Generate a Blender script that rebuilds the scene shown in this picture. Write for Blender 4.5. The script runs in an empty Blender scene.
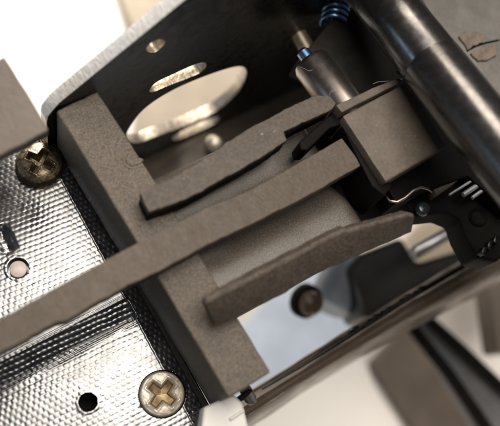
import bpy, bmesh, math, random
import numpy as np
from mathutils import Vector, Matrix, noise

random.seed(4)
S = bpy.context.scene
C = S.collection
S.unit_settings.system = 'METRIC'
S.unit_settings.scale_length = 0.01        # one unit is one centimetre

# ------------------------------------------------------------------ camera
# Axes of the place: X runs along the channel, Y across it, Z up.
up = Vector((190, 257, 800)).normalized()                       # Z axis as the camera sees it
xc = Vector((.89, .45, 0)); xc.z = -(xc.x*up.x + xc.y*up.y)/up.z; xc.normalize()
yc = up.cross(xc)
ROT = Matrix((xc, yc, up))                                      # camera -> place
DIST, FOC = 8.0, 800.0
CAM = ROT @ Vector((0, 0, DIST))
cam = bpy.data.objects.new('camera', bpy.data.cameras.new('camera'))
C.objects.link(cam)
cam.matrix_world = Matrix.Translation(CAM) @ ROT.to_4x4()
cam.data.sensor_width = 36
cam.data.lens = 36*FOC/500
cam.data.clip_start, cam.data.clip_end = .05, 500
cam.data.dof.use_dof = True
cam.data.dof.focus_distance = 8.45
cam.data.dof.aperture_fstop = cam.data.lens/1000/.26
cam.data.dof.aperture_blades = 0
S.camera = cam

# ------------------------------------------------------------------ light and exposure
W = bpy.data.worlds.new('World'); S.world = W; W.use_nodes = True
bg = W.node_tree.nodes['Background']
bg.inputs[0].default_value = (.90, .93, 1, 1); bg.inputs[1].default_value = .04
S.view_settings.view_transform = 'Standard'; S.view_settings.look = 'None'
S.view_settings.exposure = 0; S.view_settings.gamma = 1

def lamp(name, loc, target, sx, sy, power, col):
    l = bpy.data.lights.new(name, 'AREA'); l.shape = 'RECTANGLE'; l.size = sx; l.size_y = sy
    l.energy = power; l.color = col
    o = bpy.data.objects.new(name, l); C.objects.link(o); o.location = loc
    o.rotation_euler = (Vector(target)-Vector(loc)).to_track_quat('-Z', 'Y').to_euler()
    return o
lamp('ceiling_lamp', (1.7, 1.4, 12), (1.7, 1.4, 0), 8.8, 8.0, 1900, (1, .93, .84))
lamp('shaft_highlight_lamp', (4.5, 10.5, 12), (3, 8, 0), 6.5, 5, 1050, (1, .85, .70))  # added lamp out of view, makes the warm highlight along the shaft
lamp('window_lamp', (-14, 6, 3.0), (0, 1, 0), 6, 1.5, 130, (.56, .76, 1))
lamp('table_fill_lamp', (4, 17, 4), (-3, 9, -7), 5, 5, 5200, (1, .95, .88))  # added lamp out of view, whitens the table at the upper left
lamp('lower_fill_lamp', (2.5, -7.5, -2.0), (2.5, -7.4, -7), 5, 3, 270, (1, .88, .78))  # added fill lamp out of view, brightens the table under the channel

# ------------------------------------------------------------------ helpers
def at(px, py, z):
    "the point of the place at height z that the photograph shows at a pixel"
    d = ROT @ Vector((px-250, -(py-213), -FOC))
    return CAM + d*((z-CAM.z)/d.z)
def at_y(px, py, y):
    d = ROT @ Vector((px-250, -(py-213), -FOC))
    return CAM + d*((y-CAM.y)/d.y)

def thing(name, label, cat, loc, group=None):
    o = bpy.data.objects.new(name, None); C.objects.link(o)
    o.location = loc; o.empty_display_size = .1
    o['label'] = label; o['category'] = cat
    if group: o['group'] = group
    return o
def tag(o, label, cat, group=None, kind=None):
    if label: o['label'] = label
    if cat: o['category'] = cat
    if group: o['group'] = group
    if kind: o['kind'] = kind
    return o
def wpos(o):
    v = Vector((0, 0, 0))
    while o: v += o.location; o = o.parent
    return v
def link(name, me, mats, parent=None, loc=None, smooth=35):
    "mesh given in place coordinates -> object whose origin sits at loc (or at its thing)"
    o = bpy.data.objects.new(name, me); C.objects.link(o)
    for m in (mats if isinstance(mats, (list, tuple)) else [mats]):
        if m.name not in [x.name for x in me.materials]: me.materials.append(m)
    base = wpos(parent) if parent else Vector((0, 0, 0))
    if loc is None:
        loc = base if parent else sum((v.co for v in me.vertices), Vector())/max(1, len(me.vertices))
    me.transform(Matrix.Translation(-Vector(loc)))
    o.location = Vector(loc)-base
    if parent: o.parent = parent
    if smooth is not None:
        me.shade_smooth(); me.set_sharp_from_angle(angle=math.radians(smooth))
        for f in me.polygons:
            if len(f.vertices) > 6: f.use_smooth = False
    return o
def bm_mesh(bm, name):
    bmesh.ops.recalc_face_normals(bm, faces=bm.faces[:])
    me = bpy.data.meshes.new(name); bm.to_mesh(me); bm.free(); return me

def rough_outline(pts, step, amp, seed):
    "resample a closed outline and let it wander a little, as a cast or filed edge does"
    out = []
    n = len(pts)
    for i in range(n):
        a, b = pts[i], pts[(i+1) % n]
        L = (b-a).length; k = max(1, int(L/step))
        t = (b-a).normalized() if L > 0 else Vector((1, 0, 0)); nn = Vector((-t.y, t.x, 0))
        for j in range(k):
            p = a.lerp(b, j/k)
            if j:
                f = min(1, 3*min(j, k-j)/k)
                p = p + nn*amp*f*(.35*noise.noise(Vector((p.x*41, p.y*41, seed)))+noise.noise(Vector((p.x*5+seed, p.y*5, 1)))+.8*noise.noise(Vector((p.x*19, p.y*19+seed, 5))))
            out.append(p)
    return out
def prism(name, pts, depth, mat, parent=None, bevel=.02, seg=2, step=None, amp=0, seed=0, dirn=(0, 0, -1), smooth=35, loc=None):
    "solid with the outline pts (place points) as its upper face, depth deep"
    if step: pts = rough_outline(pts, step, amp, seed)
    bm = bmesh.new()
    dv = Vector(dirn)*depth
    a = [bm.verts.new(p) for p in pts]; b = [bm.verts.new(p+dv) for p in pts]
    n = len(pts)
    bm.faces.new(a); bm.faces.new(b[::-1])
    for i in range(n): bm.faces.new((a[i], b[i], b[(i+1) % n], a[(i+1) % n]))
    bmesh.ops.recalc_face_normals(bm, faces=bm.faces[:])
    if bevel:
        es = [e for e in bm.edges if e.calc_face_angle(0) > math.radians(28)]
        bmesh.ops.bevel(bm, geom=es, offset=bevel, segments=seg, profile=.5, affect='EDGES', clamp_overlap=True)
    return link(name, bm_mesh(bm, name), mat, parent, loc, smooth)
def lathe_mesh(name, a, b, prof, seg=48):
    "surface of revolution about the line a->b; prof = (fraction or distance along, radius)"
    ax = (b-a); L = ax.length; ax.normalize()
    u = ax.orthogonal().normalized(); v = ax.cross(u)
    bm = bmesh.new(); rings = []
    for t, r in prof:
        c = a+ax*t
        if r <= 1e-6: rings.append([bm.verts.new(c)])
        else: rings.append([bm.verts.new(c+(u*math.cos(2*math.pi*k/seg)+v*math.sin(2*math.pi*k/seg))*r) for k in range(seg)])
    for p, q in zip(rings, rings[1:]):
        if len(p) == 1 and len(q) == 1: continue
        for k in range(seg):
            k2 = (k+1) % seg
            if len(p) == 1: bm.faces.new((p[0], q[k], q[k2]))
            elif len(q) == 1: bm.faces.new((p[k], q[0], p[k2]))
            else: bm.faces.new((p[k], q[k], q[k2], p[k2]))
    return bm_mesh(bm, name)
def tube(name, pts, r, mat, parent=None, seg=8, smooth=60, loc=None):
    bm = bmesh.new(); rings = []
    n = len(pts)
    for i, p in enumerate(pts):
        t = (pts[min(i+1, n-1)]-pts[max(i-1, 0)]).normalized()
        u = t.orthogonal().normalized() if i == 0 else (u-t*u.dot(t)).normalized()
        v = t.cross(u); rr = r[i] if isinstance(r, (list, tuple)) else r
        rings.append([bm.verts.new(p+(u*math.cos(2*math.pi*k/seg)+v*math.sin(2*math.pi*k/seg))*rr) for k in range(seg)])
    for a, b in zip(rings, rings[1:]):
        for k in range(seg): bm.faces.new((a[k], b[k], b[(k+1) % seg], a[(k+1) % seg]))
    bm.faces.new(rings[0][::-1]); bm.faces.new(rings[-1])
    return link(name, bm_mesh(bm, name), mat, parent, loc, smooth)

def resample(line, n):
    L = [0]
    for a, b in zip(line, line[1:]): L.append(L[-1]+(b-a).length)
    out = []
    for i in range(n):
        t = L[-1]*i/(n-1); k = 0
        while k < len(line)-2 and L[k+1] < t: k += 1
        out.append(line[k].lerp(line[k+1], (t-L[k])/max(1e-9, L[k+1]-L[k])))
    return out
def loft(name, lines, n, depth, dirn, mat, parent=None, amp=0, seed=0, smooth=30, bevel=.01):
    "solid skin through several long lines, thickened along dirn"
    bm = bmesh.new(); g = []
    for j, l in enumerate(lines):
        row = []
        for p in resample(l, n):
            w = Vector((noise.noise(Vector((p.x*9, p.y*9, seed+j*3.1)))+.5*noise.noise(Vector((p.x*33, p.y*33, seed+j*3.1))), noise.noise(Vector((p.x*9, p.y*9, seed+7+j*3.1))), noise.noise(Vector((p.x*7, seed+j, p.y*7)))))
            row.append(bm.verts.new(p+w*amp))
        g.append(row)
    for a, b in zip(g, g[1:]):
        for i in range(n-1): bm.faces.new((a[i], a[i+1], b[i+1], b[i]))
    e = bmesh.ops.extrude_face_region(bm, geom=bm.faces[:])
    bmesh.ops.translate(bm, verts=[x for x in e['geom'] if isinstance(x, bmesh.types.BMVert)], vec=Vector(dirn)*depth)
    bmesh.ops.recalc_face_normals(bm, faces=bm.faces[:])
    if bevel:
        es = [x for x in bm.edges if x.calc_face_angle(0) > math.radians(28)]
        bmesh.ops.bevel(bm, geom=es, offset=bevel, segments=2, profile=.5, affect='EDGES', clamp_overlap=True)
    return link(name, bm_mesh(bm, name), mat, parent, None, smooth)

# ------------------------------------------------------------------ materials
def material(name, base, rough=.5, metal=0, spec=.5, ior=1.5, var=0, vscale=4, bump=0, bscale=60, rvar=0, speck=None,
             stretch=(1, 1, 1), rot=(0, 0, 0), bump2=0, b2scale=8, coat=0, wear=None):
    m = bpy.data.materials.new(name); m.use_nodes = True
    N, Lk = m.node_tree.nodes, m.node_tree.links
    p = N['Principled BSDF']
    p.inputs['Roughness'].default_value = rough; p.inputs['Metallic'].default_value = metal
    p.inputs['Specular IOR Level'].default_value = spec; p.inputs['IOR'].default_value = ior
    p.inputs['Coat Weight'].default_value = coat
    tc = N.new('ShaderNodeTexCoord'); mp = N.new('ShaderNodeMapping')
    mp.inputs['Scale'].default_value = stretch; mp.inputs['Rotation'].default_value = rot
    Lk.new(tc.outputs['Object'], mp.inputs[0])
    def ns(scale, det=4, ro=.6):
        n = N.new('ShaderNodeTexNoise'); n.inputs['Scale'].default_value = scale
        n.inputs['Detail'].default_value = det; n.inputs['Roughness'].default_value = ro
        Lk.new(mp.outputs[0], n.inputs['Vector']); return n
    def ramp(src, a, b, ca, cb):
        r = N.new('ShaderNodeValToRGB'); r.color_ramp.elements[0].position = a; r.color_ramp.elements[1].position = b
        r.color_ramp.elements[0].color = (*ca, 1); r.color_ramp.elements[1].color = (*cb, 1)
        Lk.new(src, r.inputs[0]); return r
    def mix(fac, A, B):
        x = N.new('ShaderNodeMix'); x.data_type = 'RGBA'
        Lk.new(fac, x.inputs[0]) if not isinstance(fac, float) else setattr(x.inputs[0], 'default_value', fac)
        for s, i in ((A, 6), (B, 7)):
            if isinstance(s, tuple): x.inputs[i].default_value = (*s, 1)
            else: Lk.new(s, x.inputs[i])
        return x.outputs[2]
    col = None
    if var:
        lo = tuple(c*(1-var) for c in base); hi = tuple(min(1, c*(1+var)) for c in base)
        col = ramp(ns(vscale, 6, .65).outputs[0], .3, .7, lo, hi).outputs[0]
    else:
        p.inputs['Base Color'].default_value = (*base, 1)
    if speck:                                     # speck = (scale, dark colour, light colour, strength)
        sc, dk, lt, st = speck
        s = ramp(ns(sc, 2, .5).outputs[0], .36, .66, dk, lt).outputs[0]
        col = mix(st, col if col is not None else base, s)
    if wear:                                      # wear = (scale, threshold, colour)
        sc, th, wc = wear
        f = ramp(ns(sc, 8, .7).outputs[0], th, th+.06, (0, 0, 0), (1, 1, 1)).outputs[0]
        col = mix(f, col if col is not None else base, wc)
    if col is not None: Lk.new(col, p.inputs['Base Color'])
    if rvar:
        r = ramp(ns(vscale*2.3, 5).outputs[0], .3, .7, (max(0, rough-rvar),)*3, (min(1, rough+rvar),)*3)
        Lk.new(r.outputs[0], p.inputs['Roughness'])
    nrm = None
    for st, sc in ((bump, bscale), (bump2, b2scale)):
        if st:
            b = N.new('ShaderNodeBump'); b.inputs['Strength'].default_value = 1; b.inputs['Distance'].default_value = st
            Lk.new(ns(sc, 3, .55).outputs[0], b.inputs['Height'])
            if nrm: Lk.new(nrm, b.inputs['Normal'])
            nrm = b.outputs[0]
    if nrm: Lk.new(nrm, p.inputs['Normal'])
    return m

M = {}
M['table'] = material('white_tabletop', (.80, .77, .72), .5, var=.05, vscale=.3, bump=.004, bscale=6)
M['sinter'] = material('sintered_grey_metal', (.122, .100, .079), .5, spec=.5, var=.18, vscale=3,
                       speck=(85, (.045, .036, .028), (.235, .198, .16), .75), bump=.009, bscale=80, bump2=.006, b2scale=5)
M['saddle'] = material('smooth_sintered_metal', (.110, .094, .077), .42, spec=.5, var=.25, vscale=4,
                       speck=(85, (.05, .042, .034), (.19, .165, .138), .6), bump=.0016, bscale=80)
M['prong'] = material('filed_grey_metal', (.082, .065, .050), .5, spec=.3, var=.22, vscale=5,
                      speck=(30, (.045, .036, .028), (.12, .098, .078), .5), bump=.002, bscale=40, bump2=.006, b2scale=7,
                      wear=(11, .74, (.26, .24, .22)))
M['prong_brown'] = material('brown_grey_filed_metal', (.088, .071, .057), .55, spec=.35, var=.25, vscale=5,
                            speck=(30, (.045, .036, .028), (.125, .10, .08), .55), bump=.005, bscale=40, bump2=.006, b2scale=7)
M['bar'] = material('brushed_grey_bar', (.088, .069, .052), .52, spec=.28, var=.16, vscale=3.5,
                    speck=(30, (.060, .047, .036), (.12, .096, .074), .5), bump=.0015, bscale=30, stretch=(1.6, .7, 1), rot=(0, 0, .12), rvar=.08)
M['blk_plastic'] = material('glossy_black_plastic', (.010, .010, .014), .22, spec=.75, ior=2.0, rvar=.08, vscale=1.6)
M['blk_wall'] = material('black_painted_steel', (.006, .0055, .005), .28, spec=.25, var=.35, vscale=3, rvar=.12, bump=.002, bscale=50,
                         wear=(14, .735, (.05, .05, .05)))
M['blk_matte'] = material('matte_black_prong_shade', (.007, .0062, .0056), .55, spec=.06, var=.3, vscale=6, bump=.003, bscale=60)
M['bare'] = material('bare_cut_steel', (.90, .88, .84), .5, metal=.15, var=.22, vscale=10, rvar=.12, bump=.012, bscale=16,
                     stretch=(2.5, 1, 1), rot=(0, .7, 0), speck=(34, (.52, .51, .49), (.92, .90, .87), .4))
M['rim'] = material('bare_steel_hole_rim', (.52, .46, .38), .34, metal=.8, var=.3, vscale=9, bump=.01, bscale=20)
M['shaft'] = material('blued_steel_shaft', (.010, .009, .009), .26, spec=.5, ior=2.2, var=.05, vscale=5, rvar=.06, bump=.0008, bscale=26, wear=(10, .72, (.05, .045, .04)),
                      stretch=(1, 1, 1))
M['pin'] = material('polished_dark_steel', (.40, .36, .33), .34, metal=1, var=.05, vscale=8, rvar=.03)
M['tan_pin'] = material('tan_plated_steel', (.36, .30, .23), .45, metal=.7, var=.25, vscale=8)
M['grey_plate'] = material('grey_lacquered_plate', (.165, .155, .14), .35, spec=.45, var=.3, vscale=2.2, rvar=.1, bump=.004, bscale=14,
                           wear=(7, .68, (.26, .245, .22)))
M['tape'] = material('old_brown_glue', (.18, .142, .112), .7, var=.35, vscale=9, bump=.03, bscale=14)
M['hammer'] = material('grey_putty_block', (.118, .096, .076), .45, spec=.35, var=.28, vscale=3.2, bump=.004, bscale=12, rvar=.1,
                       speck=(26, (.085, .072, .06), (.14, .12, .10), .3))
M['grey_blur'] = material('warm_grey_block', (.100, .080, .064), .55, var=.2, vscale=3, bump=.006, bscale=20, wear=(4, .69, (.19, .16, .13)))
M['screw_brown'] = material('tarnished_brass', (.20, .165, .11), .42, metal=1, var=.35, vscale=11, rvar=.12, bump=.006, bscale=22)
M['screw_pale'] = material('worn_nickel', (.78, .70, .58), .45, metal=.55, var=.22, vscale=9, rvar=.1, bump=.006, bscale=20,
                           wear=(8, .62, (.55, .40, .20)))
M['recess'] = material('worn_brass_recess', (.34, .25, .14), .45, metal=.8, var=.5, vscale=14)
M['white_plastic'] = material('white_plastic', (.82, .80, .76), .35, var=.05, vscale=5)
M['peg'] = material('pale_pink_plastic', (.62, .54, .50), .5, var=.1, vscale=14)
M['thread'] = material('grey_threaded_steel', (.26, .24, .22), .35, metal=.8, var=.2, vscale=12)
M['rail'] = material('brown_grey_rail', (.155, .125, .10), .34, spec=.5, metal=.5, var=.25, vscale=2.4, rvar=.12, stretch=(.5, 1.6, 1), bump=.004, bscale=12)
M['blue'] = material('blued_spring_steel', (.30, .50, .80), .3, metal=1, var=.2, vscale=10)
M['paper'] = material('pale_blue_paper', (.60, .68, .80), .6, var=.16, vscale=1.2)
M['knob'] = material('brown_bakelite', (.10, .066, .045), .35, var=.3, vscale=6)
M['slate'] = material('slate_blue_metal', (.30, .35, .42), .4, var=.15, vscale=4)
M['silver'] = material('silver_rod_metal', (.66, .68, .72), .3, metal=.8, var=.1, vscale=5)
M['shade_case'] = material('dark_brown_shade_and_case', (.10, .078, .060), .6, var=.25, vscale=2, bump=.01, bscale=12)
M['glint_metal'] = material('pale_glint_metal', (.55, .50, .42), .4, metal=.7, var=.1)
M['housing'] = material('dark_grey_housing', (.030, .028, .026), .4, spec=.4, var=.4, vscale=2)
M['rivet'] = material('dark_blued_rivet', (.06, .07, .085), .25, metal=.6)
M['tan_table_shade'] = material('tan_table_shade', (.34, .28, .21), .7, var=.2, vscale=1.5)
M['wedge'] = material('worn_black_wedge', (.020, .018, .016), .42, spec=.2, var=.4, vscale=3, rvar=.1)
M['beige'] = material('beige_table_shade', (.42, .36, .28), .7, var=.15, vscale=1.5)
M['handle'] = material('grey_tool_plastic', (.10, .10, .105), .45, var=.15, vscale=3)
M['lint'] = material('pale_lint', (.36, .33, .28), .8)
M['grime'] = material('greenish_grime', (.16, .15, .10), .8, var=.4, vscale=20)
M['skin'] = material('brown_floor_metal', (.05, .040, .031), .4, spec=.3, var=.35, vscale=3, rvar=.12)

# ------------------------------------------------------------------ the setting: the tabletop far below
ZT = -7.0
prism('tabletop', [Vector((-60, -60, ZT)), Vector((60, -60, ZT)), Vector((60, 60, ZT)), Vector((-60, 60, ZT))], 2, M['table'],
      bevel=0)['kind'] = 'structure'

# ------------------------------------------------------------------ steel bracket: the channel's far wall
Y0 = 1.80
def yz(px, py):
    p = at_y(px, py, Y0); return (p.x, p.z)
br = thing('steel_bracket', 'black painted steel side wall with bare silver cut edge and punched holes', 'bracket', (.8, Y0, -2.9))
def ellipse(cx, cz, a, b, ang, n=40):
    return [(cx+a*math.cos(t)*math.cos(ang)-b*math.sin(t)*math.sin(ang), cz+a*math.cos(t)*math.sin(ang)+b*math.sin(t)*math.cos(ang))
            for t in [2*math.pi*k/n for k in range(n)]]
def px_loop(pts):                      # smooth closed loop through wall pixels
    q = [Vector((*yz(*p), 0)) for p in pts]; n = len(q); out = []
    for i in range(n):
        p0, p1, p2, p3 = q[i-1], q[i], q[(i+1) % n], q[(i+2) % n]
        for k in range(8):
            t = k/8
            v = .5*((2*p1)+(p2-p0)*t+(2*p0-5*p1+4*p2-p3)*t*t+(3*p1-p0-3*p2+p3)*t**3)
            out.append((v.x, v.y))
    return out
def wall_mesh(outer, holes, y_in, y_out, mf, me_):
    cu = bpy.data.curves.new('tmp', 'CURVE'); cu.dimensions = '2D'; cu.fill_mode = 'BOTH'
    h = (y_out-y_in)/2; cu.extrude = h-.012; cu.bevel_depth = .012; cu.bevel_resolution = 1; cu.offset = -.012
    for lp in [outer]+holes:
        s = cu.splines.new('POLY'); s.points.add(len(lp)-1); s.use_cyclic_u = True
        for i, (x, z) in enumerate(lp): s.points[i].co = (x, z, 0, 1)
    o = bpy.data.objects.new('tmp', cu); C.objects.link(o)
    dg = bpy.context.evaluated_depsgraph_get()
    m = bpy.data.meshes.new_from_object(o.evaluated_get(dg))
    bpy.data.objects.remove(o); bpy.data.curves.remove(cu)
    m.transform(Matrix.Translation((0, (y_in+y_out)/2, 0)) @ Matrix.Rotation(math.radians(90), 4, 'X'))
    return m
e0, e1 = yz(57, 105), yz(185, 0)
sl = (e1[1]-e0[1])/(e1[0]-e0[0])
outer = [(4.6, -2.9), (4.6, e1[1]+.75), (e1[0]+1.2, e1[1]+.75), (e1[0]+.75, e1[1]+.75*sl-.03), e1]
# rounded lower end of the slanted edge
lx = e0[0]-.10
outer += [(e0[0]+.02, e0[1]+.02*sl), (e0[0]-.05, e0[1]-.09), (lx, e0[1]-.19), (lx-.012, e0[1]-.30), (lx-.012, -2.9)]
outer = outer[::-1]
holes = [px_loop([(147, 50), (152, 43), (160, 40), (165, 42), (161, 49), (153, 53)]),
         px_loop([(150, 91), (156, 83), (172, 75), (192, 66), (203, 63), (206, 66), (200, 73), (184, 80), (166, 87), (154, 92)]),
         px_loop([(127, 139), (131, 126), (146, 108), (172, 91), (204, 77), (232, 68), (244, 68), (246, 76), (238, 92), (218, 110), (190, 124), (160, 135), (138, 143)]),
         px_loop([(173, 138), (183, 131), (202, 122), (217, 117), (218, 121), (206, 128), (188, 136), (177, 140)]),
         px_loop([(202, 140), (210, 133), (224, 126), (233, 123), (232, 130), (225, 143), (217, 150), (208, 148)])]
def pick_side(m, yin):
    for f in m.polygons:
        if abs(f.normal.y) > .8: f.material_index = 0
        else:
            c = f.center
            top = c.z > e0[1]-.4 and (c.z > e0[1]+sl*(c.x-e0[0])-.35 or c.x < e0[0])
            f.material_index = 1 if top else 2
wm = wall_mesh(outer, holes, Y0, Y0+.145, None, None)
pick_side(wm, Y0)
link('side_wall', wm, [M['blk_wall'], M['bare'], M['rim']], br, smooth=30)
# bent floor of the bracket, in the dark under the upper prong
prism('floor_flange', [Vector((-1.0, Y0-.003, -2.75)), Vector((4.6, Y0-.003, -2.75)), Vector((4.6, .35, -2.75)), Vector((-1.0, .55, -2.75))], .15,
      M['skin'], br, bevel=.03)
# ------------------------------------------------------------------ embossed cover plate
ZP = -1.0
cp = thing('cover_plate', 'glossy black cover plate embossed with a woven fabric texture', 'plate', (-2.4, .2, ZP))
hA, hB = at(18, 268, ZP), at(88, 402, ZP)
sA, sB = at(40, 167, ZP), at(162, 394, ZP)
x0, x1, y0, y1 = -3.75, -1.09, -1.85, 1.99
d = .0095
xs = np.arange(x0, x1, d); ys = np.arange(y0, y1, d)
GX, GY = np.meshgrid(xs, ys)
rs = np.random.RandomState(3)
def smooth_noise(cell, amp):
    nx, ny = int((x1-x0)/cell)+3, int((y1-y0)/cell)+3
    g = rs.uniform(-1, 1, (ny, nx)); fx = (GX-x0)/cell; fy = (GY-y0)/cell
    ix, iy = fx.astype(int), fy.astype(int); tx, ty = fx-ix, fy-iy
    tx = tx*tx*(3-2*tx); ty = ty*ty*(3-2*ty)
    return amp*((g[iy, ix]*(1-tx)+g[iy, ix+1]*tx)*(1-ty)+(g[iy+1, ix]*(1-tx)+g[iy+1, ix+1]*tx)*ty)
u = GX+smooth_noise(.35, .012)+smooth_noise(.09, .006); v = GY+.06*GX+smooth_noise(.4, .010)+smooth_noise(.12, .005)
pv, pu = .053, .060
row = np.floor(v/pv)
fv = (v/pv-row)*2-1; fu = ((u/pu+.5*(row % 2)) % 1)*2-1
knob = np.clip(1-np.abs(fv)**2.8, 0, 1)*(.30+.70*np.clip(1-np.abs(fu)**2.6, 0, 1))
gain = .0031*(1+smooth_noise(.055, .22))
H = gain*knob + smooth_noise(.03, .0003)+smooth_noise(.6, .003)
def line_dist(p, q):                   # signed distance from the line through two plate pixels, + to the right of p->q
    a, b = at(*p, ZP), at(*q, ZP); t = (b-a).normalized()
    return (GX-a.x)*t.y-(GY-a.y)*t.x, (GX-a.x)*t.x+(GY-a.y)*t.y
sb, _ = line_dist((0, 363), (130, 296)); sb2, _ = line_dist((0, 389), (136, 318))
sr, _ = line_dist((94, 247), (70, 201)); sr = -line_dist((70, 201), (157, 348))[0]
wband = sb/(np.maximum(1e-3, sb-sb2))
inband = (sb > 0) & (sb2 < 0)
sx = GX-(x1-.235)                      # sloping border along the crossbar
inb = sx > 0
H = np.where(inband & ~inb, H*1.7-.072*wband, H)
# the smooth lip just above the groove, and fine ridges along its edges
lip = (sb < -.035) & (sb > -.16) & ~inb
H = np.where(lip, .004+.25*H, H)
for dd, rise in ((sb+.010, .007), (sb+.034, .005), (sb2-.012, .008), (sb2-.045, .004)):
    H = H+np.where(inb, 0, rise*np.exp(-(dd/.010)**2))
H = np.where(inb, H*1.7-.20*sx, H)+.006*np.exp(-((sx+.008)/.010)**2)
# smooth rim beside the crossbar
edge = np.clip((GX-(x1-.07))/.05, 0, 1); H = H*(1-edge)+edge*(-.055)
sc, tc_ = line_dist((-6, 216), (11, 254))          # short dark dent beside the pegged hole
dent = np.clip(1-np.abs(sc)/.11, 0, 1)*np.clip((tc_-.10)/.08, 0, 1)*np.clip((.44-tc_)/.06, 0, 1)
H = H-.030*dent*(1+smooth_noise(.05, .3))
cut = np.zeros(GX.shape, bool)
for c, r, lip in ((hA, .112, .007), (hB, .096, .007), (sB, .246, .008)):
    R = np.hypot(GX-c.x, GY-c.y)
    k = np.clip((R-r)/(lip*1.6), 0, 1); k = k*k*(3-2*k)
    H = H*k+(1-k)*(.003)
    H = H+.0035*np.exp(-((R-r-.016)/.009)**2)*(c is not sB)
    cut |= R < r
idx = -np.ones(GX.shape, int)
def plate_mesh():
    keep = ~(cut[:-1, :-1] | cut[1:, :-1] | cut[:-1, 1:] | cut[1:, 1:])
    n = GX.size; ids = np.arange(n).reshape(GX.shape)
    V = np.stack([GX.ravel(), GY.ravel(), (ZP+H).ravel()], 1)
    # pull the vertices next to a hole on to its circle
    for c, r in ((hA, .112), (hB, .096), (sB, .246)):
        dx, dy = V[:, 0]-c.x, V[:, 1]-c.y; R = np.hypot(dx, dy)
        m = (R >= r) & (R < r+d*1.15)
        V[m, 0] = c.x+dx[m]/R[m]*r; V[m, 1] = c.y+dy[m]/R[m]*r
    F = np.stack([ids[:-1, :-1][keep], ids[:-1, 1:][keep], ids[1:, 1:][keep], ids[1:, :-1][keep]], 1)
    used = np.unique(F); remap = -np.ones(n, int); remap[used] = np.arange(len(used))
    me = bpy.data.meshes.new('embossed_skin'); me.from_pydata(V[used].tolist(), [], remap[F].tolist()); me.update()
    return me
link('embossed_skin', plate_mesh(), M['blk_plastic'], cp, smooth=180)
def frame_bar(a, b, name):          # side faces of the plate
    prism(name, [Vector((a[0], a[1], ZP-.075)), Vector((b[0], a[1], ZP-.075)), Vector((b[0], b[1], ZP-.075)), Vector((a[0], b[1], ZP-.075))], .3,
          M['blk_matte'], cp, bevel=.01)
frame_bar((x1-.02, y0), (x1+.012, y1), 'plate_edge'); frame_bar((x0, y1-.03), (x1-.022, y1), 'plate_edge'); frame_bar((x0, y0), (x1-.022, y0+.03), 'plate_edge')
for c, r, dep, nm in ((hA, .112, .16, 'hole_wall'), (hB, .096, .34, 'hole_wall'), (sB, .246, .10, 'hole_wall')):
    me = lathe_mesh(nm, Vector((c.x, c.y, ZP+.003)), Vector((c.x, c.y, ZP-1)), [(0, r+.004), (.006, r-.002), (dep, r-.006), (dep+.002, 0)], 40)
    link(nm, me, M['blk_matte'] if c is not hA else M['blk_plastic'], cp)
pg = link('dowel_peg', lathe_mesh('dowel_peg', Vector((hA.x, hA.y, ZP-.03)), Vector((hA.x, hA.y, ZP-1)), [(0, 0), (0, .07), (.012, .088), (.12, .09), (.12, 0)], 32), M['peg'])
tag(pg, 'small pale pinkish peg end sunk in a hole of the plate', 'peg')

# ------------------------------------------------------------------ cross recessed screws
def screw(name, label, c, zbase, R, dome, edge_h, ang, L, wd, depth, mat, rmat, tilt=(0, 0)):
    t = thing(name, label, 'screw', (c.x, c.y, zbase), 'cross recessed screws in the cover plate')
    nr, na = 54, 144
    bm = bmesh.new(); rings = []; rec = {}
    for i in range(nr+1):
        r = R*i/nr; ring = []
        for k in range(1 if i == 0 else na):
            a = 2*math.pi*k/na
            x, y = r*math.cos(a), r*math.sin(a)
            z = edge_h+dome*(1-(r/R)**2.2)
            if r > R*.90: z -= edge_h*.75*((r/R-.90)/.10)**2
            ca, sa = math.cos(ang), math.sin(ang)
            lx, ly = abs(x*ca+y*sa), abs(-x*sa+y*ca)
            if lx < ly: lx, ly = ly, lx
            w = wd*(1-.12*lx/L)
            inside = min((w-ly)/.028, (L-lx)/.035)
            core = (R*.30-math.hypot(x, y))/.05              # rounded middle of the recess
            f = max(0, min(1, max(inside, core*.8)))
            rec_d = depth*(1-.55*min(1, lx/L)**1.5)
            z -= rec_d*f*f*(3-2*f)
            if f <= 0 and inside > -.8: z += .006*(1+inside/.8)   # raised burr round the recess
            z += .004*noise.noise(Vector((x*14, y*14, c.x*9)))
            vtx = bm.verts.new((c.x+x, c.y+y, zbase+z+tilt[0]*x+tilt[1]*y)); ring.append(vtx)
            rec[vtx] = f
        rings.append(ring)
    for p, q in zip(rings, rings[1:]):
        for k in range(na):
            k2 = (k+1) % na
            f = bm.faces.new((p[0], q[k], q[k2])) if len(p) == 1 else bm.faces.new((p[k], q[k], q[k2], p[k2]))
            f.material_index = 0
    # skirt
    low = [bm.verts.new((v.co.x, v.co.y, zbase-.12)) for v in rings[-1]]
    for k in range(na): bm.faces.new((rings[-1][k], low[k], low[(k+1) % na], rings[-1][(k+1) % na]))
    inner = [f for f in bm.faces if all(rec.get(v, 0) > .55 for v in f.verts)]
    bm2 = bmesh.new(); vm = {}
    for f in inner:
        vs = []
        for v_ in f.verts:
            if v_ not in vm: vm[v_] = bm2.verts.new(v_.co)
            vs.append(vm[v_])
        bm2.faces.new(vs)
    bmesh.ops.delete(bm, geom=inner, context='FACES')
    for nm, b, mm in (('head', bm, mat), ('cross_recess', bm2, rmat)):
        me = bpy.data.meshes.new(nm); b.to_mesh(me); b.free()
        link(nm, me, mm, t, smooth=50)
    return t
screw('domed_screw', 'brown tarnished domed screw near the upper grey slab', sA, ZP+.05, .255, .085, .07, .62, .15, .052, .15, M['screw_brown'], M['screw_brown'])
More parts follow.
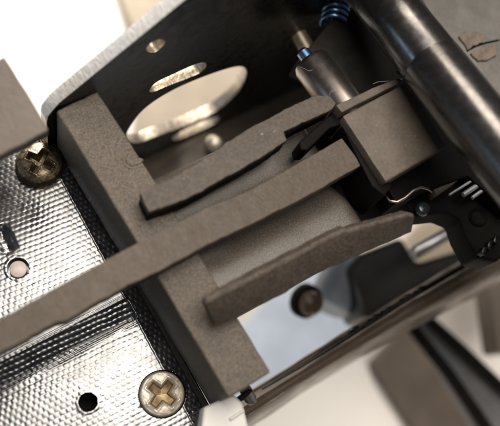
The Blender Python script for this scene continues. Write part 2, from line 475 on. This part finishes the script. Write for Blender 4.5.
screw('flat_screw', 'pale flat screw with worn brassy cross, sunk in the plate near bottom', sB, ZP-.035, .238, .03, .06, .42, .172, .066, .11, M['screw_pale'], M['recess'])

# ------------------------------------------------------------------ yoke: crossbar, web, two prongs
yk = thing('cast_yoke', 'grainy dark grey crossbar with two long prongs reaching right', 'yoke', at(165, 245, -.98))
cb = prism('crossbar', [at(56, 111, 0), at(97, 91, 0), at(124, 132, 0), at(155, 181, 0), at(238, 318, 0), at(271, 372, 0), at(229, 398, 0), at(136, 241, 0)], .995,
           M['sinter'], yk, bevel=.022, seg=3, step=.07, amp=.007, seed=2)
# chipped flake beside the upper prong
prism('chipped_flake', [at(x, y, .012) for x, y in ((125, 159), (128, 153), (134, 151.5), (138, 157), (144, 160), (139, 164), (131, 166), (127, 163))], .03,
      M['sinter'], cb, bevel=.006, step=.02, amp=.012, seed=8)
for pts, w in (([(118, 164), (121, 157), (120.5, 153), (126, 149.5), (131, 149)], .006), ([(125, 165.5), (130, 169), (136, 168.5), (140, 167), (143, 165)], .006), ([(121, 155), (123.5, 160), (125, 166)], .005)):
    tube('burr', [at(x, y, .001)+Vector((0, 0, .003*math.sin(i*2.3))) for i, (x, y) in enumerate(pts)], w, M['grime'], cb, seg=6)
# arched web between the prongs
def web():
    bm = bmesh.new(); nx, ny = 46, 26; g = []
    xa, xb = -.98, 1.20
    for i in range(nx+1):
        x = xa+(xb-xa)*i/nx; rw = []
        for j in range(ny+1):
            t = j/ny; y = .80-1.62*t
            z = -.16-.16*math.exp(-((y+.02)/.22)**2)-.10*max(0, (abs(y)-.55)/.25)**2
            if x > 1.0: z -= ((x-1.0)/.2)**2*.22
            z += .006*noise.noise(Vector((x*4, y*4, 3)))
            rw.append(bm.verts.new((x, y, z)))
        g.append(rw)
    for i in range(nx):
        for j in range(ny): bm.faces.new((g[i][j], g[i+1][j], g[i+1][j+1], g[i][j+1]))
    r = bmesh.ops.extrude_face_region(bm, geom=bm.faces[:])
    bmesh.ops.translate(bm, verts=[e for e in r['geom'] if isinstance(e, bmesh.types.BMVert)], vec=(0, 0, -.3))
    return bm_mesh(bm, 'web')
link('web', web(), M['saddle'], yk, smooth=60)
# upper prong: broad bowed top, black layer for the shade below its front, step near its far end
def lerp_z(pts, za, zb):                      # height runs with the distance along the prong
    xs_ = [p[0] for p in pts]; lo, hi = min(xs_), max(xs_)
    return [at(x, y, za+(zb-za)*(x-lo)/(hi-lo)) for x, y in pts]
up_ = [(140, 193), (170, 179), (198, 163), (216, 150), (233, 139), (250, 128), (275, 115), (300, 102), (316, 95), (330, 96), (336, 103), (331, 110),
       (284, 131.5), (287, 140), (262, 157), (240, 170), (219, 181), (186, 199), (149, 212)]
prism('upper_prong', lerp_z(up_, .26, .42), .10, M['prong'], yk, bevel=.006, step=.03, amp=.012, seed=5)
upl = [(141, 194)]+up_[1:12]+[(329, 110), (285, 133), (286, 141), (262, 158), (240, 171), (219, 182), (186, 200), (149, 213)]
prism('prong_shade_layer', [p-Vector((0, 0, .102)) for p in lerp_z(upl, .26, .42)], .17, M['blk_matte'], yk, bevel=.008, step=.05, amp=.010, seed=5)  # added black layer, stands in for the gap shadow under the prong
# lower prong: leaning face, thin pale upper edge
lo_a = [(207, 299), (235, 284), (262, 270), (310, 245), (330, 234), (345, 227), (348, 229), (385, 218.5), (407, 213), (413, 214)]
lo_b = [(206, 304), (235, 289.5), (262, 275.5), (310, 250.5), (330, 239.5), (345, 232), (350, 232.5), (386, 222), (408, 216.5), (414, 217)]
lo_c = [(216, 325), (238, 316), (280, 296), (311, 276), (349, 260), (380, 246), (402, 236.5), (411, 232)]
loft('lower_prong', [[at(x, y, .42) for x, y in lo_a], [at(x, y, .41) for x, y in lo_b], [at(x, y, .17) for x, y in lo_c]], 90, .11, (0, .5, -.86),
     M['prong_brown'], yk, amp=.009, seed=11, smooth=24, bevel=.005)

# ------------------------------------------------------------------ the long flat bar across
bar_top = [(-40, 337), (0, 318.5), (60, 285), (115, 255), (205, 208), (250, 190), (300, 162), (342, 138)]
bar_bot = [(362, 165), (300, 200), (250, 225), (205, 246), (160, 271), (128, 285), (110, 296), (92, 305), (80, 313), (66, 321), (58, 322), (45, 328), (32, 335), (28, 339), (10, 348), (0, 353), (-40, 372)]
lb = prism('flat_bar', [at(x, y, .27) for x, y in bar_top+bar_bot], .2, M['bar'], None, bevel=.008, step=.04, amp=.007, seed=3)
tag(lb, 'long flat grey bar lying diagonally over the plate and crossbar', 'bar')

# ------------------------------------------------------------------ blurred slab at the upper left
sl_ = prism('grey_slab', [*[at(x, y, .5) for x, y in ((4, 56), (49, 130), (0, 156), (-60, 187), (-90, 110))]], .16, M['grey_blur'], None, bevel=.02, step=.12, amp=.012)
tag(sl_, 'out of focus warm grey slab corner poking in from the left', 'slab')

# ------------------------------------------------------------------ block under the shaft
hb = thing('hammer_block', 'smooth putty grey square block tucked against the black shaft', 'block', at(395, 135, -.2))
prism('block_body', [at(342.5, 116, .42), at(405, 83, .42), at(420, 100, .42), (at(447, 146, .42)), at(386, 182, .42)], .5, M['hammer'], hb, bevel=.02, step=.08, amp=.006)
prism('cap_strip', [at(336, 105, .45), at(372, 88, .45), at(398, 78, .45), at(404, 80.5, .45), at(342, 112.5, .45)], .40, M['hammer'], hb, bevel=.012, step=.08, amp=.006)
prism('black_backing', [at(333, 108, .30), at(343, 108, .30), at(392, 186, .30), at(385, 196, .30), at(372, 186, .30)], .75, M['blk_matte'], hb, bevel=.015)
prism('black_underside', [at(x, y, .05) for x, y in ((386, 184), (404, 92), (430, 88), (474, 150), (505, 190), (512, 214), (468, 176), (436, 188), (396, 204))], .6, M['blk_matte'], hb, bevel=.02)
# black fork between the upper prong and the bar
fk = prism('black_fork', [at(299, 142, .30), at(333, 112, .30), at(341, 113, .30), at(344, 124, .30), at(330, 128, .30), at(308, 150, .30), at(301, 150, .30)], .3, M['blk_matte'], None, bevel=.015)
tag(fk, 'short black forked arm between upper prong and flat bar', 'fork')
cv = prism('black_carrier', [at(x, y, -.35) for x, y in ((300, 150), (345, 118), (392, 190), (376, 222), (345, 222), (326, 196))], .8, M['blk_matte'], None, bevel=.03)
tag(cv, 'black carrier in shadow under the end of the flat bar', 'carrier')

# ------------------------------------------------------------------ shaft
a, b = at(382, 0, .55), at(474, 117, 1.15)
ax = (b-a).normalized()
sh = thing('steel_shaft', 'thick glossy black steel shaft crossing the upper right corner', 'shaft', a)
mid = 1.02                                     # where the sleeve begins
link('shaft_rod', lathe_mesh('shaft_rod', a, b, [(-2.6, 0), (-2.6, .28), (-2.55, .30), (mid-.004, .30), (mid, .298)], 96), M['shaft'], sh)
link('shaft_sleeve', lathe_mesh('shaft_sleeve', a, b, [(mid-.02, .25), (mid-.001, .298), (mid+.008, .305), (3.4, .305), (3.42, 0)], 96), M['shaft'], sh)
# thin ridge along the far side of the shaft
off = at(424, 0, .35)-at(382, 0, .35)
tube('edge_ridge', [a+ax*(-2.4)+off+Vector((0, 0, -.16)), a+ax*(1.3)+off+Vector((0, 0, -.16))], .028, M['pin'], sh, seg=10)
# grey plate behind the shaft and two flakes of old glue on it
gp = prism('grey_plate', [at(405, -30, .05), at(560, -60, .05), at(560, 160, .05), at(505, 130, .05), at(470, 80, .05)], .25, M['grey_plate'], None, bevel=.03)
tag(gp, 'grey lacquered plate behind the shaft in the top right corner', 'plate')
g1 = prism('glue_flake', [at(459, 36, .085), at(466, 31, .085), at(478, 32, .085), at(484, 37, .085), at(483, 42, .085), at(468, 50, .085)], .04, M['tape'], None, bevel=.008, step=.04, amp=.03, seed=1)
tag(g1, 'brown dried glue flake, the upper of two on the grey plate', 'glue', 'dried glue flakes on the grey plate')
g2 = prism('glue_flake', [at(471, 53, .085), at(486, 46, .085), at(496, 46, .085), at(497, 55, .085), at(479, 61, .085)], .04, M['tape'], None, bevel=.008, step=.04, amp=.03, seed=7)
tag(g2, 'brown dried glue flake, the lower of two on the grey plate', 'glue', 'dried glue flakes on the grey plate')
tube('crack_line', [at(467, 51, .06), at(476, 46, .062), at(485, 43, .062), at(499, 40, .06)], .010, M['blk_matte'], gp, seg=6)

# ------------------------------------------------------------------ black wedge plate, pin, spring, post
wg = prism('black_wedge', [at(296, 62, -.25), at(347, 2, -.25), at(356, 12, -.25), at(404, 78, -.25), at(345, 106, -.25), at(330, 80, -.25)], .35, M['wedge'], None, bevel=.02)
tag(wg, 'matte black wedge plate between the small pin and the shaft', 'plate')
pa, pb = at(311, 63, -.02), at(352, 118, .06)
pn = thing('steel_pin', 'short polished steel pin with bluish sheen behind the upper prong', 'pin', pa)
link('pin_body', lathe_mesh('pin_body', pa, pb, [(-.02, 0), (-.02, .19), (.03, .215), (.9, .215), (.9, 0)], 64), M['pin'], pn)
link('pin_tip', lathe_mesh('pin_tip', pa-(pb-pa)*.08, pb, [(-.12, 0), (-.12, .05), (-.09, .075), (.08, .075)], 32), M['blue'], pn)
pa, pb = at(296, 30, -.75), at(312, 58, -.75)
ts = link('tan_post', lathe_mesh('tan_post', pa, pb, [(-.3, 0), (-.3, .09), (.35, .10), (.42, .07), (.42, 0)], 40), M['tan_pin'])
tag(ts, 'tan plated post in the dark behind the steel pin', 'post')
# blued spring at the top edge
ca, cbp = at(343, -24, -.30), at(333, 24, -.30)
cx_ = (cbp-ca).normalized(); cu_ = cx_.orthogonal().normalized(); cv_ = cx_.cross(cu_)
L_ = (cbp-ca).length
hel = [ca+cx_*(L_*i/200)+(cu_*math.cos(i/200*2*math.pi*9)+cv_*math.sin(i/200*2*math.pi*9))*.14 for i in range(201)]
sp = tube('coil_spring', hel, .026, M['blue'], None, seg=8)
tag(sp, 'small blued coil spring at the top edge beside the shaft', 'spring')

# ------------------------------------------------------------------ wire clip, latch pieces and bracket at the right
wc = tube('wire_clip', [at(386, 196, .16), at(390, 201, .20), at(397, 202, .22), at(405, 198, .22), at(413, 191, .24), at(421, 187, .24), at(428, 189, .22), at(432, 192, .18)],
          [.009, .012, .015, .016, .015, .014, .012, .008], M['pin'], None, seg=10)
tag(wc, 'thin bent silver clip below the grey block', 'clip')
rb = thing('black_latch', 'black latch bracket with a round hole and ribbed silver catch', 'latch', at(470, 205, -.4))
prism('latch_plate', [at(x, y, -.2) for x, y in ((400, 200), (428, 192), (468, 168), (505, 140), (520, 240), (497, 262), (478, 258), (466, 236), (460, 219), (446, 213), (418, 216))], .4, M['blk_matte'], rb, bevel=.03)
hc = at(478, 217, -.19)
link('latch_hole', lathe_mesh('latch_hole', hc+Vector((0, 0, .0)), hc+Vector((0, 0, 1)), [(-.1, 0), (-.02, .055), (.004, .085), (.012, .095), (0, .11)], 32), M['blk_matte'], rb)
prism('brown_arm', [at(433, 187, .02), at(460, 165, .02), at(470, 170, .02), at(452, 186, .02), at(437, 196, .02)], .2, M['prong_brown'], rb, bevel=.02)
for (xa, ya, xb, yb, r) in ((449, 195, 476, 178, .016), (463, 195, 481, 183, .030), (472, 198, 487, 187, .022)):
    tube('catch_rib', [at(xa, ya, .0), at(xb, yb, .0)], r, M['silver'], rb, seg=12)
for (xa, ya) in ((484, 252), (490, 246), (496, 241)):
    prism('latch_tooth', [at(xa-3, ya, -.1), at(xa, ya-6, -.1), at(xa+4, ya-5, -.1), at(xa+1, ya+3, -.1)], .2, M['blk_wall'], rb, bevel=.01)
rv = at(424, 208, -.08)
r_ = link('rivet', lathe_mesh('rivet', rv+Vector((0, 0, .03)), rv+Vector((0, 0, -1)), [(0, 0), (.004, .03), (.015, .06), (.04, .075), (.08, .08), (.08, 0)], 32), M['rivet'])
tag(r_, 'shiny blue grey rivet head just beyond the lower prong tip', 'rivet')
pa, pb = at(412, 254, -2.2), at(466, 222, -2.2)
rd = link('silver_rod', lathe_mesh('silver_rod', pa, pb, [(0, 0), (0, .08), (.04, .10), ((pb-pa).length, .10), ((pb-pa).length+.02, 0)], 32), M['silver'])
tag(rd, 'blurred bright silver rod seen under the lower prong tip', 'rod')

# ------------------------------------------------------------------ near side rail
rl = thing('side_rail', 'out of focus brown grey side rail running to the right edge', 'rail', at(370, 335, -2.3))
rail_u = [(238, 408), (270, 388), (300, 369.5), (350, 338), (400, 306), (450, 276), (520, 236)]
rail_l = [(232, 440), (262, 420), (300, 394), (350, 364), (400, 336), (450, 310), (540, 262)]
prof_r = [(0, -1.62), (.08, -1.50), (.30, -1.62), (.52, -1.52), (.78, -1.75), (1, -2.5)]
loft('rail_body', [[at(xa+(xb-xa)*t, ya+(yb-ya)*t, z) for (xa, ya), (xb, yb) in zip(rail_u, rail_l)] for t, z in prof_r], 40, .3, (0, .3, -.95),
     M['rail'], rl, amp=.012, seed=4, smooth=70, bevel=.02)
tube('rail_lip', [at(x, y, -1.42) for x, y in [(262, 389), (300, 366.5), (350, 335), (400, 303), (450, 274), (510, 239)]], [.012, .02, .03, .034, .034, .034], M['blk_wall'], rl, seg=8)
for i, (x, y) in enumerate([(352, 331), (372, 319), (385, 311), (404, 299), (418, 291)]):
    prism('lip_nick', [at(x-4, y, -1.36), at(x+2, y-5, -1.36), at(x+8, y-7, -1.36), at(x+5, y-1, -1.36)], .08, M['blk_wall'], rl, bevel=.012)

# ------------------------------------------------------------------ white connector and threaded stud below the crossbar
wcn = thing('white_connector', 'white plastic connector end at the bottom beside the crossbar', 'connector', at(222, 412, -1.5))
prism('shell', [*[at(x, y, -.45) for x, y in ((199, 445), (204, 407), (213, 403), (230, 394.5), (235, 395), (243, 403), (249, 428), (244, 445))]], .28, M['white_plastic'], wcn, bevel=.05, seg=3)
prism('rib', [at(x, y, -.42) for x, y in ((229, 418), (244, 408.5), (245.5, 411), (231, 421))], .05, M['white_plastic'], wcn, bevel=.015)
sa = at(245, 389, -.80); sb_ = at(256, 408, -1.15)
prof = [(-.02, 0), (-.02, .05), (.0, .06)]
for k in range(6): prof += [(.03+k*.035, .066), (.047+k*.035, .050)]
prof += [(.27, .052), (.27, 0)]
st = link('threaded_stud', lathe_mesh('threaded_stud', sa, sb_, prof, 32), M['thread'])
tag(st, 'tiny grey threaded stud at the lower tip of the crossbar', 'stud')
bk = prism('black_washer', [at(238, 398, -.55), at(251, 388, -.55), at(253, 391, -.55), at(243, 401, -.55)], .25, M['blk_matte'], None, bevel=.01)
tag(bk, 'black sliver of washer between crossbar and threaded stud', 'washer')

# ------------------------------------------------------------------ blurred things far below
pp = prism('paper_sheet', [at(225, 345, ZT+.02), at(300, 265, ZT+.02), at(392, 255, ZT+.02), at(372, 330, ZT+.02), at(262, 392, ZT+.02), at(228, 402, ZT+.02)], .014, M['paper'], None, bevel=0)
tag(pp, 'pale blue paper lying under the channel, blurred', 'paper')
pa, pb = at(300, 298, -3.0), at(316, 306, -2.7)
kn = thing('dial', 'blurred brown knob with dark rim below the lower prong', 'dial', pa)
link('knob_cap', lathe_mesh('knob_cap', pb, pa, [(0, 0), (.0, .10), (.05, .16), (.14, .18), (.3, .18), (.3, 0)], 32), M['knob'], kn)
link('knob_rim', lathe_mesh('knob_rim', pb, pa, [(.16, .18), (.17, .235), (.28, .24), (.30, .18)], 32), M['blk_matte'], kn)
pa, pb = at(323, 315, -3.6), at(348, 262, -3.6)
cy = link('slate_cylinder', lathe_mesh('slate_cylinder', pa, pb, [(.12, 0), (.12, .29), (.16, .32), (1.0, .32), (1.0, 0)], 40), M['slate'])
tag(cy, 'blurred slate blue cylinder standing behind the brown knob', 'cylinder')
hs = prism('dark_housing', [*[at(x, y, -3.2) for x, y in ((346, 268), (362, 252), (402, 236), (418, 262), (470, 246), (480, 262), (385, 318), (362, 318))]], .8, M['housing'], None, bevel=.08)
tag(hs, 'dark blurred housing between slate cylinder and side rail', 'housing')
bx = prism('beige_shade_block', [at(x, y, -6.5) for x, y in ((112, -30), (128, 18), (146, 50), (128, 160), (215, 160), (320, 110), (320, -60))], .48, M['beige'], None, bevel=.06)  # added block, its colour gives the dimmer table behind the wall
tag(bx, 'beige box added for the dimmer table behind the steel bracket, seen through its big hole', 'backdrop')
bx2 = prism('tan_shade_block', [at(x, y, -6.2) for x, y in ((388, 285), (412, 235), (440, 205), (500, 190), (500, 250), (440, 285))], .78, M['tan_table_shade'], None, bevel=.06)  # added block, darkens the table round the rod by its colour
tag(bx2, 'tan box added for the darker table far below, seen beside the silver rod', 'backdrop')
bd = prism('brown_shade_slab', [at(370, 362, ZT+.35), at(412, 318, ZT+.35), at(500, 440, ZT+.35), at(424, 446, ZT+.35)], .33, M['shade_case'], None, bevel=.1)  # added slab, the soft brown shadow on the table put into colour
tag(bd, 'dark brown pad laid as a slab in place of a soft shadow on the table', 'shade')
th = thing('tool_handle', 'grey tool handle with black edges, blurred at bottom right', 'tool', at(455, 370, -4.9))
prism('handle_body', [*[at(x, y, -4.6) for x, y in ((414, 322), (432, 316), (520, 396), (510, 450), (488, 446))]], .3, M['handle'], th, bevel=.05)
for l in ([(408, 322), (450, 375), (492, 436)], [(424, 316), (462, 350), (512, 398)]):
    tube('handle_edge', [at(x, y, -4.4) for x, y in l], .10, M['blk_matte'], th, seg=12)
dk = prism('dark_case', [*[at(x, y, -4.6) for x, y in ((486, 262), (530, 230), (530, 350), (499, 352))]], .6, M['shade_case'], None, bevel=.08)
tag(dk, 'dark case edge blurred at the right border below the rail', 'case')

# ------------------------------------------------------------------ lint, grime and specks
def fibre(pts, r=.004, label=None):
    q = []
    for i in range(len(pts)-1):
        p0, p1, p2, p3 = pts[max(i-1, 0)], pts[i], pts[i+1], pts[min(i+2, len(pts)-1)]
        for k in range(6):
            t = k/6
            q.append(.5*((2*p1)+(p2-p0)*t+(2*p0-5*p1+4*p2-p3)*t*t+(3*p1-p0-3*p2+p3)*t**3))
    o = tube('lint_fibre', q+[pts[-1]], r, M['lint'], None, seg=5)
    return tag(o, label, 'lint', 'stray lint fibres')
bs = link('glint_stud', lathe_mesh('glint_stud', at(214, 144, -2.35), at(214, 144, -3), [(0, 0), (.004, .05), (.03, .10), (.08, .125), (.4, .125), (.4, 0)], 32), M['glint_metal'])  # added stud, stands in for a bright reflection on the floor
tag(bs, 'pale stud added for a bright reflection on the bracket floor below the big hole', 'stud')
fibre([at(300, 67, .12), at(305, 69, .16), at(309, 71, .18), at(315, 69, .15)], .002, 'pale lint fibre caught on the steel pin end')
fibre([at(329, 96, .42), at(331, 92, .46), at(335, 90, .47), at(338, 93, .44)], .002, 'pale lint fibre at the far tip of the upper prong')
fibre([at(373, 84, .46), at(378, 82, .48), at(384, 81.5, .49), at(389, 81, .47)], .002, 'pale lint fibre on the cap strip of the grey block')
# dust lying on the upper faces
def dust():
    bm = bmesh.new(); rnd = random.Random(9)
    def put(px, py, z, s):
        q = bmesh.ops.create_icosphere(bm, subdivisions=1, radius=1); c = at(px, py, z)
        for v_ in q['verts']:
            v_.co = Vector((v_.co.x*s*rnd.uniform(.6, 1.5), v_.co.y*s*rnd.uniform(.6, 1.5), v_.co.z*s*.6))+c
    for k in range(26):                                    # long bar
        t = rnd.random(); w = rnd.uniform(.1, .9)
        put(0+342*t, 318-180*t**1.02+w*27, .272, rnd.uniform(.002, .005))
    for k in range(18):                                    # upper prong
        t = rnd.random(); w = rnd.uniform(.2, .8)
        x = 160+115*t; put(x, 184-56*t+w*14, .26+.16*(x-140)/196+.002, rnd.uniform(.002, .0055))
    put(262, 134, .362, .013); put(275, 131, .37, .008)
    for k in range(14):                                    # block
        a_, b_ = rnd.random(), rnd.random()
        put(348+60*a_+35*b_, 118-26*a_+56*b_, .422, rnd.uniform(.002, .0055))
    for k in range(40):                                    # crossbar
        t = rnd.random(); w = rnd.uniform(.1, .9)
        put(62+165*t+w*38, 115+270*t-w*20, .002, rnd.uniform(.002, .005))
    o = link('dust', bm_mesh(bm, 'dust'), M['lint']); o['kind'] = 'stuff'
dust()
def clump(name, px, py, z, s, n, mat, label, cat):
    bm = bmesh.new()
    c = at(px, py, z)
    for k in range(n):
        r = bmesh.ops.create_icosphere(bm, subdivisions=1, radius=s*random.uniform(.3, .7))
        off = Vector((random.gauss(0, s), random.gauss(0, s), random.gauss(0, s*.4)))
        for v_ in r['verts']: v_.co = v_.co*random.uniform(.8, 1.2)+c+off
    return tag(link(name, bm_mesh(bm, name), mat), label, cat)
clump('grime_clump', 397, 74, .50, .030, 14, M['grime'], 'greenish grime clump where the cap strip meets the shaft', 'grime')
